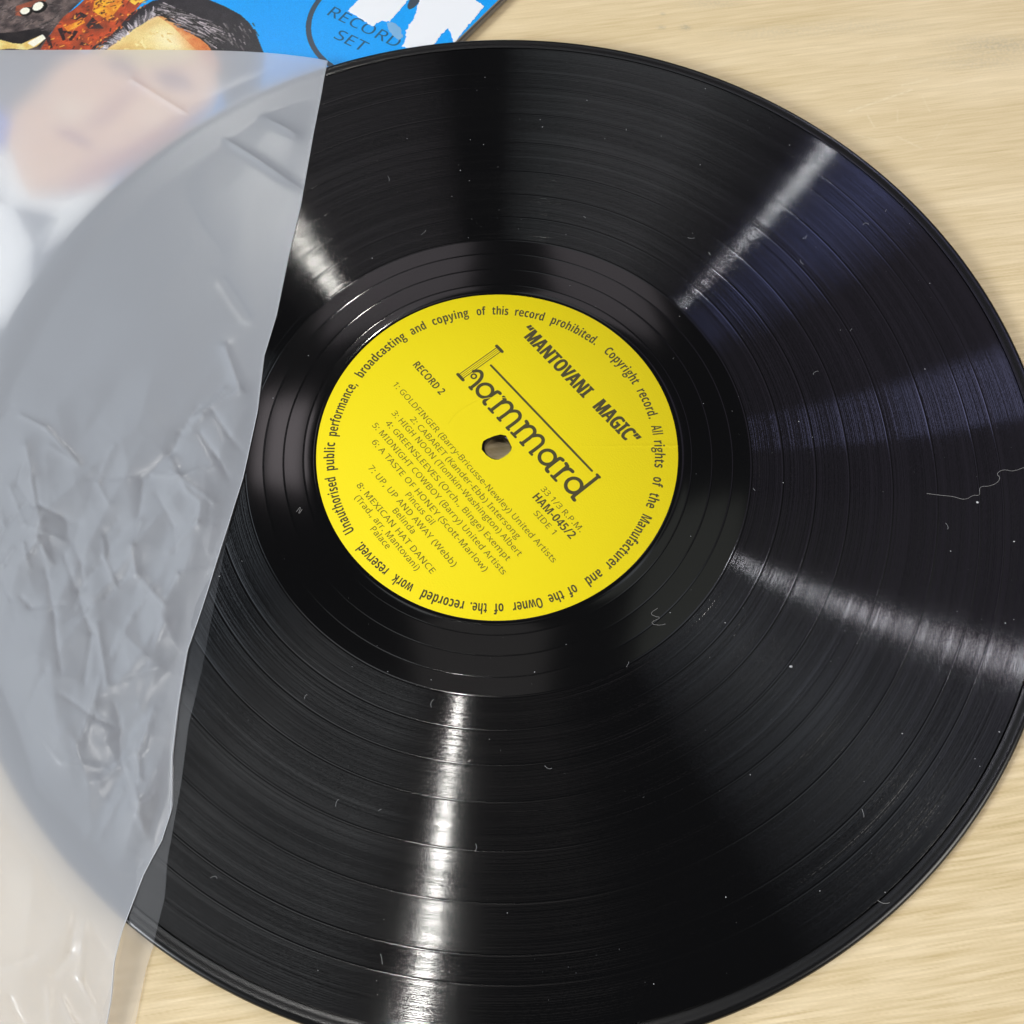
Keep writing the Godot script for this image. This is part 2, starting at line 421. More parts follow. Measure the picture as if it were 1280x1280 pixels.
	glaze(Vector2(-140.0, -122.0), 7.0, 6.0, 30, Color8(250, 228, 196), 0.7)
	glaze(Vector2(-112.0, -118.0), 8.0, 6.0, 30, Color8(246, 214, 178), 0.6)
	glaze(Vector2(-128.0, -98.0), 14.0, 5.0, -40, Color8(196, 138, 124), 0.6)
	glaze(Vector2(-150.0, -128.0), 6.0, 4.0, 60, Color8(214, 178, 150), 0.5)
	var r := RandomNumberGenerator.new()
	r.seed = 77
	for i in 150:
		var t := r.randf()
		var root := Vector2(-135.0, -149.0).lerp(Vector2(-119.0, -166.0), t) + Vector2(r.randf_range(-0.6, 0.6), r.randf_range(-0.6, 0.6))
		var dir := Vector2(-0.95, 0.05).lerp(Vector2(0.15, -1.0), t).normalized().rotated(r.randf_range(-0.2, 0.2))
		var l := r.randf_range(1.6, 4.6) * lerpf(0.7, 1.1, t)
		var g := r.randf_range(0.3, 0.95)
		stroke(root, root + dir * l, 0.20, 0.05, Color(g, g * 0.95, g * 0.97))
	for i in 260:
		var t := r.randf()
		var root := Vector2(-119.0, -167.0).lerp(Vector2(-98.0, -151.0), t) + Vector2(0.55, -0.83) * r.randf_range(0.0, 1.0) * lerpf(5.0, 9.0, t)
		var dir := Vector2(0.9, 0.25).lerp(Vector2(0.75, 0.65), t).normalized().rotated(r.randf_range(-0.25, 0.25))
		var l := r.randf_range(2.0, 6.5)
		var g := r.randf_range(0.22, 0.8) if r.randf() < 0.75 else 0.1
		stroke(root - dir * 0.3 * l, root + dir * 0.7 * l, 0.22, 0.06, Color(g, g * 0.94, g * 0.95))
	for i in 60:
		var root := Vector2(-92.0, -158.0) + Vector2(r.randf_range(-5, 9), r.randf_range(-4, 12))
		var g := r.randf_range(0.25, 0.6)
		if root.x + 0.55 * (root.y + 157.3) > -84.5:
			continue
		stroke(root, root + Vector2(1.4, 2.4) * r.randf_range(0.4, 1.3), 0.2, 0.05, Color(g, g * 0.95, g * 0.95))
	blob(Vector2(-126.0, -140.5), 6.0, 3.0, 30, Color8(164, 118, 102))
	blob(Vector2(-108.0, -134.0), 7.5, 3.6, 30, Color8(158, 108, 98))
	fill([Vector2(-119.0, -136.0), Vector2(-116.0, -134.0), Vector2(-127.6, -114.0), Vector2(-135.0, -115.0), Vector2(-132.0, -119.0)], Color8(206, 150, 120))
	blob(Vector2(-136.6, -110.5), 8.0, 2.0, 32, Color8(176, 110, 100))
	fill([Vector2(-96.0, -124.0), Vector2(-104.0, -108.0), Vector2(-125.7, -90.4), Vector2(-138.0, -88.1), Vector2(-128.0, -100.0), Vector2(-112.0, -112.0)], Color8(206, 146, 126), 0.4, Color8(180, 120, 104))
	# short brush marks over the cloth and the dark figure
	for i in 420:
		var q := Vector2(r.randf_range(-156, -122), r.randf_range(-178, -150))
		if q.x < -140.0 - (q.y + 180.0) * 0.5 or q.x > -122.0 - (q.y + 172.0) * 0.62:
			continue
		var tone: Color = [Color8(232, 128, 52), Color8(176, 66, 40), Color8(120, 48, 38), Color8(240, 176, 70), Color8(84, 44, 40)][r.randi() % 5]
		stroke(q, q + Vector2(-0.7, 0.8).rotated(r.randf_range(-0.9, 0.9)) * r.randf_range(0.5, 1.8), 0.24, 0.1, tone)
	for i in 260:
		var q := Vector2(r.randf_range(-178, -152), r.randf_range(-180, -159))
		if q.x > -146.0 - (q.y + 172.0) * 0.6 or q.distance_to(Vector2(-162, -169)) < 5.0:
			continue
		var g := r.randf_range(0.16, 0.5)
		stroke(q, q + Vector2(0.9, -0.5).rotated(r.randf_range(-0.5, 0.5)) * r.randf_range(0.6, 2.4), 0.2, 0.08, Color(g * 1.05, g * 0.95, g * 0.92))
	for i in 160:
		var q := Vector2(r.randf_range(-134, -100), r.randf_range(-163, -146))
		if q.y < -147.0 - 17.0 * (1.0 - absf(q.x + 117.0) / 17.0) + 2.5:
			continue
		stroke(q, q + Vector2(0.9, 0.4).rotated(r.randf_range(-0.8, 0.8)) * r.randf_range(0.6, 2.5), 0.3, 0.12, Color8(240, 220, 152).lerp([Color8(250, 236, 180), Color8(222, 178, 100)][i % 2], r.randf_range(0.2, 0.7)))
	var flat := Image.create_from_data(PN, PN, false, Image.FORMAT_RGB8, ink)
	flat.resize(PN * 6 / 10, PN * 6 / 10, Image.INTERPOLATE_BILINEAR)
	flat.resize(PN, PN, Image.INTERPOLATE_CUBIC)
	ink = flat.get_data()
	for k in range(0, ink.size(), 3):
		var d := r.randi_range(-11, 11)
		for m in 3:
			ink[k + m] = clampi(ink[k + m] + d, 0, 255)
	# ring of the badge
	for i in 60:
		var a0 := deg_to_rad(90.0 + 200.0 * i / 60.0)
		var a1 := deg_to_rad(90.0 + 200.0 * (i + 1.2) / 60.0)
		stroke(Vector2(-41.5, -160.5) + Vector2.from_angle(a0) * 24.6, Vector2(-41.5, -160.5) + Vector2.from_angle(a1) * 24.6, 0.8, 0.8, Color8(64, 72, 84))
	blob(Vector2(-30.4, -171.0), 1.6, 4.5, 25, Color8(64, 72, 84))
	return picture(PN, PN, ink)

# ---------------------------------------------------------------- record
const GAPS := [69.6, 78.0, 86.6, 95.4, 106.7, 118.3, 129.4, 135.6, 146.6]

func vinyl(aniso: float, rough: float, bump: float) -> StandardMaterial3D:
	var m := mat(lin(0.002, 0.002, 0.0022), rough, 0.5)
	if aniso > 0.0:
		m.anisotropy_enabled = true
		m.anisotropy = aniso
	if bump > 0.0:
		m.normal_enabled = true
		m.normal_texture = groove_map()
		m.normal_scale = bump
		m.uv1_scale = Vector3(1, 5, 1)
	return m

var groove_tex: ImageTexture
func groove_map() -> ImageTexture:
	if groove_tex:
		return groove_tex
	const W := 2048
	const H := 512
	var loud := noise(21, 0.02, 3)
	var r2 := RandomNumberGenerator.new()
	r2.seed = 5
	var slope := PackedFloat32Array()
	var grain := PackedFloat32Array()
	for i in W:
		var l := clampf(0.78 + 0.6 * loud.get_noise_1d(i), 0.45, 1.0)
		slope.append(((2.0 * fposmod(i * 0.618034, 1.0) - 1.0) * 0.34 + clampf(r2.randfn(0.0, 0.06), -0.12, 0.12)) * l)
		grain.append(0.10 * l)
	var data := PackedByteArray()
	data.resize(W * H * 3)
	var k := 0
	for j in H:
		for i in W:
			var sx := slope[i] + r2.randf_range(-1, 1) * grain[i]
			var sy := r2.randf_range(-0.045, 0.045) * grain[i]
			var n := Vector3(sx, sy, 1.0).normalized()
			data[k] = int(127.5 + 127.5 * n.x)
			data[k + 1] = int(127.5 + 127.5 * n.y)
			data[k + 2] = int(127.5 + 127.5 * n.z)
			k += 3
	groove_tex = picture(W, H, data)
	return groove_tex

func build_record() -> void:
	var rec := thing("vinyl_record", "black twelve inch vinyl record with a yellow centre label", "record", tilt)
	var gloss := vinyl(0.0, 0.09, 0.0)
	# body: underside, rim bead and lead-in on the outside, run-out area within
	var rim := [Vector2(3.63, -1.9), Vector2(49.0, -1.9), Vector2(146.0, -1.7), Vector2(148.5, -2.0), Vector2(149.6, -1.8), Vector2(150.3, -1.3), Vector2(150.5, -0.8), Vector2(150.35, -0.3), Vector2(149.9, 0.12), Vector2(149.2, 0.3), Vector2(148.5, 0.28), Vector2(147.8, 0.1), Vector2(147.2, 0.0), Vector2(146.6, 0.0)]
	rim.reverse()
	put("rim", lathe(rim), vinyl(0.0, 0.26, 0.0), rec)
	var dead := [Vector2(3.63, -1.9), Vector2(3.63, -0.15), Vector2(3.8, 0.0), Vector2(49.9, 0.0), Vector2(50.3, 0.1), Vector2(50.9, 0.1), Vector2(51.4, 0.0)]
	for g in [53.5, 59.0, 64.6]:
		dead.append_array([Vector2(g - 0.3, 0.0), Vector2(g - 0.06, -0.03), Vector2(g + 0.06, -0.03), Vector2(g + 0.3, 0.0)])
	dead.append(Vector2(69.3, 0.0))
	dead.reverse()
	put("run_out_area", lathe(dead), gloss, rec)
	for i in 8:
		var band := []
		var a: float = GAPS[i] + 0.35
		var c: float = GAPS[i + 1] - 0.35
		for k in 25:
			band.append(Vector2(lerpf(c, a, k / 24.0), 0.0))
		put("track_band", lathe(band), vinyl(1.0, 0.10 + 0.012 * (i % 3), 0.85), rec)
		put("track_gap", lathe([Vector2(GAPS[i] + 0.35, 0.0), Vector2(GAPS[i] + 0.12, -0.04), Vector2(GAPS[i] - 0.12, -0.04), Vector2(GAPS[i] - 0.35, 0.0)]), gloss, rec)
	build_label(rec)

# ---------------------------------------------------------------- label and its print
func build_label(rec: Node3D) -> void:
	var paper := mat(lin(0.85, 0.685, 0.006), 0.5, 0.3)
	var grain := NoiseTexture2D.new()
	grain.width = 512
	grain.height = 512
	grain.seamless = true
	grain.noise = noise(61, 0.05, 4)
	paper.heightmap_enabled = true
	paper.heightmap_texture = grain
	paper.heightmap_scale = 0.003
	paper.uv1_scale = Vector3(6, 6, 1)
	# paper disc with a torn edge round the spindle hole
	var torn := [[-2.1, -4.1], [-3.3, -3.0], [-3.9, -2.0], [-3.8, -0.7], [-3.5, 0.4], [-3.1, 1.7], [-2.4, 3.2], [-1.1, 4.2], [0.6, 3.8], [2.9, 3.1], [3.6, 2.2], [3.9, 1.0], [3.9, -0.6], [3.6, -2.3], [2.9, -3.2], [1.9, -3.8], [0.2, -4.2]]
	var e := Vector2.from_angle(deg_to_rad(TEXT_ANGLE))
	var up := Vector2(e.y, -e.x)
	var edge := PackedVector2Array()
	for q in torn:
		edge.append(LABEL_C + e * (q[0] * 0.95) + up * (q[1] * 0.95))
	var st := SurfaceTool.new()
	st.begin(Mesh.PRIMITIVE_TRIANGLES)
	var segs := 256
	for k in segs:
		var q := []
		for w in 2:
			var d := Vector2.from_angle(TAU * (k + w) / segs)
			var hit := LABEL_C + d * 3.9
			for m in edge.size():
				var x = Geometry2D.segment_intersects_segment(LABEL_C, LABEL_C + d * 8.0, edge[m], edge[(m + 1) % edge.size()])
				if x != null:
					hit = x
			q.append(hit)
			q.append(hit.lerp(LABEL_C + d * 7.0, 0.6))
			q.append(LABEL_C + d * 49.75)
			q.append(LABEL_C + d * 49.85)
		var hs := [0.12, 0.07, 0.07, 0.0]
		for m in 3:
			var a: Vector2 = q[m]
			var b: Vector2 = q[m + 1]
			var c: Vector2 = q[m + 4]
			var f: Vector2 = q[m + 5]
			for v in [v3(a.x, hs[m], a.y), v3(b.x, hs[m + 1], b.y), v3(c.x, hs[m], c.y), v3(c.x, hs[m], c.y), v3(b.x, hs[m + 1], b.y), v3(f.x, hs[m + 1], f.y)]:
				st.set_uv(Vector2(v.x, v.z) * 10.0)
				st.add_vertex(v)
	st.generate_normals()
	var lab := put("paper_label", st.commit(), paper, rec)
	var ink_dark := mat(lin(0.075, 0.065, 0.03), 0.6, 0.2)
	var ink_soft := mat(lin(0.13, 0.105, 0.025), 0.6, 0.2)
	const Y := 0.09
	var big := SurfaceTool.new()
	big.begin(Mesh.PRIMITIVE_TRIANGLES)
	for k in 3:
		say(big, "\u201cMANTOVANI", "Droid Sans:bold", -24.6 + 0.14 * k, 3.7 + 0.14 * k, 28.2, 4.3, Y + 0.0006 * k)
		say(big, "MAGIC\u201d", "Droid Sans:bold", 7.1 + 0.14 * k, 23.2 + 0.14 * k, 28.3, 4.3, Y + 0.0006 * k)
	put("title_lettering", big.commit(), ink_dark, lab)
	var mid := SurfaceTool.new()
	mid.begin(Mesh.PRIMITIVE_TRIANGLES)
	say(mid, "RECORD 2", "Droid Sans:bold", -35.7, -22.7, -2.2, 2.2, Y)
	put("record_lettering", mid.commit(), ink_dark, lab)
	mid = SurfaceTool.new()
	mid.begin(Mesh.PRIMITIVE_TRIANGLES)
	say(mid, "HAM-045/2", "Droid Sans:bold", 17.6, 33.7, -2.5, 2.35, Y)
	put("catalogue_lettering", mid.commit(), ink_dark, lab)
	var small := SurfaceTool.new()
	small.begin(Mesh.PRIMITIVE_TRIANGLES)
	say(small, "33 1/3 R.P.M.", "Droid Sans", 17.4, 34.0, 0.75, 1.65, Y)
	say(small, "SIDE 1", "Droid Sans", 21.5, 30.2, -5.3, 1.65, Y)
	for q in [["1: GOLDFINGER (Barry-Bricusse-Newley) United Artists", -31.1, -19.5, 69.1], ["2: CABARET (Kander-Ebb) Intersong", -25.8, -8.3, 45.8], ["3: HIGH NOON (Tiomkin-Washington) Albert", -31.0, -10.2, 54.6], ["4: GREENSLEEVES (Orch., Binge) Exempt", -32.6, -7.1, 52.3], ["5: MIDNIGHT COWBOY (Barry) United Artists", -36.3, -6.5, 56.5], ["6: A TASTE OF HONEY (Scott-Marlow)", -36.2, -1.3, 48.6], ["Pincus Gil", -26.4, 14.7, 10.8], ["7: UP, UP AND AWAY (Webb)", -36.8, 6.6, 36.6], ["Belinda", -29.7, 19.3, 8.1], ["8: MEXICAN HAT DANCE", -39.7, 11.8, 32.4], ["(Trad., arr. Mantovani)", -40.0, 15.5, 26.4], ["Palace", -35.4, 24.6, 6.7]]:
		var o := Vector2(q[1], q[2]) - LABEL_C
		var u := o.dot(e)
		say(small, q[0], "Droid Sans", u - 0.5, u + q[3] + 0.5, o.dot(up) - 0.85, 1.7, Y)
	put("track_list_lettering", small.commit(), ink_soft, lab)
	var ring := SurfaceTool.new()
	ring.begin(Mesh.PRIMITIVE_TRIANGLES)
	for q in [["Unauthorised", 147.6, 170.2], ["public", 172.3, 183.6], ["performance,", 185.7, 208.6], ["broadcasting", 211.2, 235.0], ["and", 237.3, 243.8], ["copying", 246.2, 260.3], ["of", 263.1, 266.6], ["this", 269.0, 275.2], ["record", 277.3, 288.8], ["prohibited.", 291.2, 310.8], ["Copyright", 314.8, 332.6], ["record.", 335.0, 347.8], ["All", 350.5, 354.4], ["rights", 356.2, 367.2], ["of", 370.5, 374.2], ["the", 376.8, 382.8], ["Manufacturer", 385.3, 409.2], ["and", 411.7, 418.2], ["of", 421.7, 425.0], ["the", 425.9 + 0.8, 432.0], ["Owner", 434.0, 444.1], ["of", 446.9, 450.2], ["the.", 452.4, 458.2], ["recorded", 459.9, 475.0], ["work", 478.2, 485.8], ["reserved.", 488.5, 503.0]]:
		write_ring(ring, q[0], q[1], q[2], Y)
	put("rim_lettering", ring.commit(), ink_dark, lab)
	build_logo(lab, ink_dark, Y)
	# the pressed ring that crosses the paper near the hole
	var pr := SurfaceTool.new()
	pr.begin(Mesh.PRIMITIVE_TRIANGLES)
	var arc := []
	for k in 30:
		var a := deg_to_rad(128.0 + 75.0 * k / 29.0)
		var d := e * cos(-a) + up * sin(a)
		arc.append(v3(LABEL_C.x + d.x * 15.4, 0.055, LABEL_C.y + d.y * 15.4))
	tube(pr, arc, 0.1, 8)
	pr.generate_normals()
	put("pressed_ring", pr.commit(), paper, lab)

var glyphs := {}
func glyph(ch: String, font: String) -> Array:
	var key := font + ch
	if not glyphs.has(key):
		var f := SystemFont.new()
		f.font_names = PackedStringArray([font.get_slice(":", 0)])
		if font.contains("bold"):
			f.font_weight = 700
		var t := TextMesh.new()
		t.font = f
		t.text = ch
		t.font_size = 64
		t.pixel_size = 1.0 / 64.0
		t.depth = 0.0
		t.curve_step = 3.0
		t.horizontal_alignment = HORIZONTAL_ALIGNMENT_LEFT
		t.vertical_alignment = VERTICAL_ALIGNMENT_BOTTOM
		var pts := PackedVector2Array()
		if ch != " ":
			var a := t.get_mesh_arrays()
			var v: PackedVector3Array = a[Mesh.ARRAY_VERTEX]
			for i in a[Mesh.ARRAY_INDEX]:
				pts.append(Vector2(v[i].x, v[i].y - 0.25))
		glyphs[key] = [pts, f.get_string_size(ch, HORIZONTAL_ALIGNMENT_LEFT, -1, 64).x / 64.0]
	return glyphs[key]

func text_width(text: String, font: String) -> float:
	var w := 0.0
	for ch in text:
		w += glyph(ch, font)[1]
	return w

# a straight line of print starting at p, running along e, fitted to a width, with capitals cap mm high
func write_line(st: SurfaceTool, text: String, font: String, p: Vector2, e: Vector2, width: float, cap: float, y: float) -> void:
	var sx := width / text_width(text, font)
	var sy := cap / 0.714
	var up := Vector2(e.y, -e.x)
	var u := 0.0
	for ch in text:
		var g := glyph(ch, font)
		var pts: PackedVector2Array = g[0]
		for k in range(0, pts.size(), 3):
			flat_tri(st, p + e * (u + pts[k].x * sx) + up * pts[k].y * sy, p + e * (u + pts[k + 1].x * sx) + up * pts[k + 1].y * sy, p + e * (u + pts[k + 2].x * sx) + up * pts[k + 2].y * sy, y)
		u += g[1] * sx

func say(st: SurfaceTool, text: String, font: String, u0: float, u1: float, v: float, cap: float, y: float) -> void:
	var e := Vector2.from_angle(deg_to_rad(TEXT_ANGLE))
	write_line(st, text, font, LABEL_C + e * u0 + Vector2(e.y, -e.x) * v, e, u1 - u0, cap, y)

func write_ring(st: SurfaceTool, text: String, a0: float, a1: float, y: float) -> void:
	var c := LABEL_C + Vector2(-0.7, 1.2)
	var rad := 44.1
	var font := "Droid Sans:bold"
	# the circle of print is a little off the label's centre
	var s0 := deg_to_rad(a0)
	var s1 := deg_to_rad(a1)
	var w := text_width(text, font)
	var x := 0.0
	for ch in text:
		var g := glyph(ch, font)
		var a := lerpf(s0, s1, (x + g[1] * 0.5) / w)
		var outv := Vector2.from_angle(a)
		var alongv := Vector2(-outv.y, outv.x)
		var sx := (s1 - s0) * 45.4 / w
		var pts: PackedVector2Array = g[0]
		var o := c + outv * rad
		var q := []
		for k in pts.size():
			q.append(o + alongv * ((pts[k].x - g[1] * 0.5) * sx) + outv * pts[k].y * 2.75 / 0.714)
		for k in range(0, q.size(), 3):
			flat_tri(st, q[k], q[k + 1], q[k + 2], y)
		x += g[1]

# ---- the drawn lettering of the label's name
var ink_y := 0.0
func pen(st: SurfaceTool, pts: Array, w: float) -> void:
	var e := Vector2.from_angle(deg_to_rad(TEXT_ANGLE))
	var up := Vector2(e.y, -e.x)
	var line := PackedVector2Array()
	for p in pts:
		line.append(p * 10.0)
	ink_y += 0.0004
	for poly in Geometry2D.offset_polyline(line, w * 5.0, Geometry2D.JOIN_ROUND, Geometry2D.END_ROUND):
		var tri := Geometry2D.triangulate_polygon(poly)
		for k in range(0, tri.size(), 3):
			var q := []
			for m in 3:
				var p: Vector2 = poly[tri[k + m]] / 10.0
				q.append(LABEL_C + e * p.x + up * p.y)
			flat_tri(st, q[0], q[1], q[2], ink_y)

func hoop(st: SurfaceTool, c: Vector2, rx: float, ry: float, w: float) -> void:
	var e := Vector2.from_angle(deg_to_rad(TEXT_ANGLE))
	var up := Vector2(e.y, -e.x)
	ink_y += 0.0004
	for k in 48:
		var q := []
		for s in [0, 1]:
			var a: float = TAU * (k + s) / 48.0
			for h in [-0.5, 0.5]:
				var p := c + Vector2(cos(a) * (rx + h * w), sin(a) * (ry + h * w))
				q.append(LABEL_C + e * p.x + up * p.y)
		flat_tri(st, q[0], q[1], q[2], ink_y)
		flat_tri(st, q[1], q[3], q[2], ink_y)

func bend(a: Array) -> Array:
	var c := Curve2D.new()
	for p in a:
		c.add_point(p)
	for i in range(1, a.size() - 1):
		var t: Vector2 = (a[i + 1] - a[i - 1]) * 0.2
		c.set_point_in(i, -t)
		c.set_point_out(i, t)
	var out := []
	for p in c.tessellate(4, 2.0):
		out.append(p)
	return out

func build_logo(lab: Node, m: Material, y: float) -> void:
	ink_y = y
	var st := SurfaceTool.new()
	st.begin(Mesh.PRIMITIVE_TRIANGLES)
	const W := 1.0
	# tall column of the first letter, its arch and curl
	pen(st, [Vector2(-25.0, 20.35), Vector2(-22.5, 20.35)], 0.95)
	pen(st, [Vector2(-24.8, 5.9), Vector2(-22.4, 5.9)], 0.95)
	for q in [[-24.55, 0.26], [-23.95, 0.13], [-23.4, 0.13], [-22.8, 0.26]]:
		pen(st, [Vector2(q[0], 6.2), Vector2(q[0], 20.1)], q[1])
	pen(st, bend([Vector2(-22.7, 9.9), Vector2(-22.1, 10.9), Vector2(-21.1, 11.4), Vector2(-20.0, 10.8), Vector2(-19.35, 9.5), Vector2(-19.1, 8.0), Vector2(-19.0, 6.2)]), W)
	pen(st, [Vector2(-19.4, 5.85), Vector2(-18.5, 5.85)], 0.8)
	hoop(st, Vector2(-21.4, 9.0), 0.72, 0.72, 0.5)
	for dx in [0.0, 27.1]:
		hoop(st, Vector2(-15.75 + dx, 8.5), 2.15, 2.2, W)
		pen(st, bend([Vector2(-12.3 + dx, 11.2), Vector2(-13.0 + dx, 11.1), Vector2(-13.35 + dx, 10.4), Vector2(-13.35 + dx, 7.0), Vector2(-13.1 + dx, 6.0), Vector2(-12.3 + dx, 5.8)]), W)
	for dx in [0.0, 9.95]:
		pen(st, [Vector2(-10.8 + dx, 11.2), Vector2(-9.9 + dx, 11.0), Vector2(-9.8 + dx, 5.9)], W)
		pen(st, [Vector2(-10.7 + dx, 5.75), Vector2(-8.9 + dx, 5.75)], 0.75)
		pen(st, bend([Vector2(-9.8 + dx, 9.4), Vector2(-9.0 + dx, 10.9), Vector2(-7.8 + dx, 11.35), Vector2(-6.6 + dx, 10.7), Vector2(-6.25 + dx, 9.2), Vector2(-6.25 + dx, 6.0)]), W)
		pen(st, [Vector2(-6.8 + dx, 5.75), Vector2(-5.6 + dx, 5.75)], 0.75)
		pen(st, bend([Vector2(-6.25 + dx, 9.3), Vector2(-5.4 + dx, 10.8), Vector2(-4.2 + dx, 11.35), Vector2(-3.0 + dx, 10.7), Vector2(-2.6 + dx, 9.2), Vector2(-2.6 + dx, 6.0)]), W)
		pen(st, [Vector2(-2.8 + dx, 5.75), Vector2(-1.9 + dx, 5.75)], 0.75)
	pen(st, [Vector2(16.1, 11.2), Vector2(17.0, 11.0), Vector2(17.1, 5.9)], W)
	pen(st, [Vector2(16.3, 5.75), Vector2(18.3, 5.75)], 0.75)
	pen(st, bend([Vector2(17.1, 9.3), Vector2(17.8, 10.7), Vector2(19.1, 11.0)]), W)
	hoop(st, Vector2(22.4, 8.5), 2.15, 2.2, W)
	pen(st, bend([Vector2(24.7, 15.2), Vector2(24.75, 7.0), Vector2(25.0, 6.0), Vector2(25.8, 5.8)]), W)
	pen(st, [Vector2(24.0, 15.5), Vector2(25.1, 15.5)], 0.75)
	pen(st, [Vector2(-21.1, 15.0), Vector2(22.3, 15.2)], 0.62)
	put("name_lettering", st.commit(), m, lab)

const OPENING := [[-57.8, -140.5], [-60.4, -109.5], [-62.4, -80.7], [-64.5, -63.5], [-66.4, -42.4], [-68.9, -28.1], [-69.1, -10.2], [-71.2, 9.9], [-74.0, 25.2], [-77.2, 41.3], [-80.7, 58.3], [-81.3, 72.0], [-81.3, 85.4], [-80.0, 97.2], [-81.4, 104.0], [-84.8, 111.7], [-86.3, 117.6], [-87.9, 123.5], [-89.2, 130.5], [-89.0, 137.5], [-90.0, 150.0], [-92.0, 176.0]]
const FILM := [[-73.6, 22.0], [-75.3, 43.9], [-76.7, 62.7], [-78.5, 77.2], [-78.6, 90.1], [-79.8, 108.7], [-79.4, 116.3], [-80.6, 125.6], [-81.3, 131.3], [-83.3, 139.6], [-84.4, 146.0], [-88.0, 176.0]]
const CREASES := [
[-131.7, 0.1, -128.4, 9.8, -123.6, 23.6, -123.9, 27.3],
[-134.8, 25.1, -128.7, 17.0],
[-118.6, 20.4, -111.4, 34.3, -110.4, 40.5],
[-124.9, 0.2, -116.3, 5.9],
[-92.0, 1.5, -97.4, 9.4, -113.1, 9.9],
[-97.2, 22.7, -98.4, 30.1, -96.4, 37.5, -87.7, 46.3],
[-120.6, 35.3, -115.9, 48.6, -111.6, 63.4],
[-77.4, 24.4, -78.2, 31.3],
[-90.9, 7.8, -78.2, 17.3],
[-104.4, 51.2, -99.2, 67.3],
[-96.3, 54.2, -90.3, 60.1, -86.7, 50.8, -83.6, 56.7],
[-125.9, 33.1, -123.3, 27.9, -119.3, 34.2],
[-111.9, 40.8, -109.4, 40.8],
[-76.7, 35.5, -85.3, 38.1, -87.6, 43.7],
[-105.5, 80.3, -100.6, 90.8, -99.3, 99.2],
[-97.2, 71.1, -94.0, 80.7, -93.1, 82.2],
[-92.0, 86.9, -87.7, 95.1, -85.8, 101.3],
[-83.1, 76.4, -84.2, 88.0, -85.2, 94.4, -85.8, 101.0],
[-83.2, 84.4, -84.5, 97.2],
[-92.4, 92.2, -96.2, 103.3],
[-98.3, 101.2, -100.1, 103.3, -95.9, 112.7],
[-90.3, 80.8, -88.7, 90.1],
[-135.4, -9.8, -127.4, -5.6, -117.0, 4.9],
[-80.4, -31.6, -74.5, -17.0, -86.9, -8.7],
[-83.5, -54.2, -75.3, -41.4],
[-91.5, 1.9, -98.4, 9.8, -97.9, 28.9],
[-121.2, -133.2, -94.3, -113.0, -61.9, -87.4],
[-85.1, -122.9, -66.0, -109.6],
[-99.8, -84.6, -86.6, -63.7],
[-110.5, -100.2, -98.6, -106.5]
]

func along(line: Array, z: float) -> float:
	for i in line.size() - 1:
		if z <= line[i + 1][1] or i == line.size() - 2:
			var t: float = (z - line[i][1]) / (line[i + 1][1] - line[i][1])
			return lerpf(line[i][0], line[i + 1][0], t)
	return line[0][0]

func seam_z(x: float) -> float:
	return -146.7 + 6.2 * exp(-absf(x + 57.8) / 18.0)

# sheet hanging from the opening line to the left; heights from a callable, in the record's frame
func sheet(edge: Array, z1: float, width: float, nx: int, nz: int, height: Callable, z0 := -140.5) -> ArrayMesh:
	var pos := PackedVector3Array()
	var uv := PackedVector2Array()
	for j in nz + 1:
		var tz := float(j) / nz
		for i in nx + 1:
			var tx := float(i) / nx
			var z := lerpf(z0, z1, tz)
			var x := along(edge, z) - tx * width
			if z0 < -140.0:
				z += (seam_z(x) + 140.5) * (1.0 - tz)
			pos.append(v3(x, height.call(x, z, tx), z))
			uv.append(Vector2(x, z) / 100.0)
	var ix := PackedInt32Array()
	for j in nz:
		for i in nx:
			var q := j * (nx + 1) + i
			ix.append_array([q, q + nx + 1, q + 1, q + 1, q + nx + 1, q + nx + 2])
	var nor := PackedVector3Array()
	nor.resize(pos.size())
	for k in range(0, ix.size(), 3):
		var n := (pos[ix[k + 2]] - pos[ix[k]]).cross(pos[ix[k + 1]] - pos[ix[k]])
		for c in 3:
			nor[ix[k + c]] += n
	for k in nor.size():
		nor[k] = nor[k].normalized()
	return arrays(pos, nor, uv, ix)

var crumple: FastNoiseLite
var facets: FastNoiseLite
var ripple: FastNoiseLite
var crease_segs := []

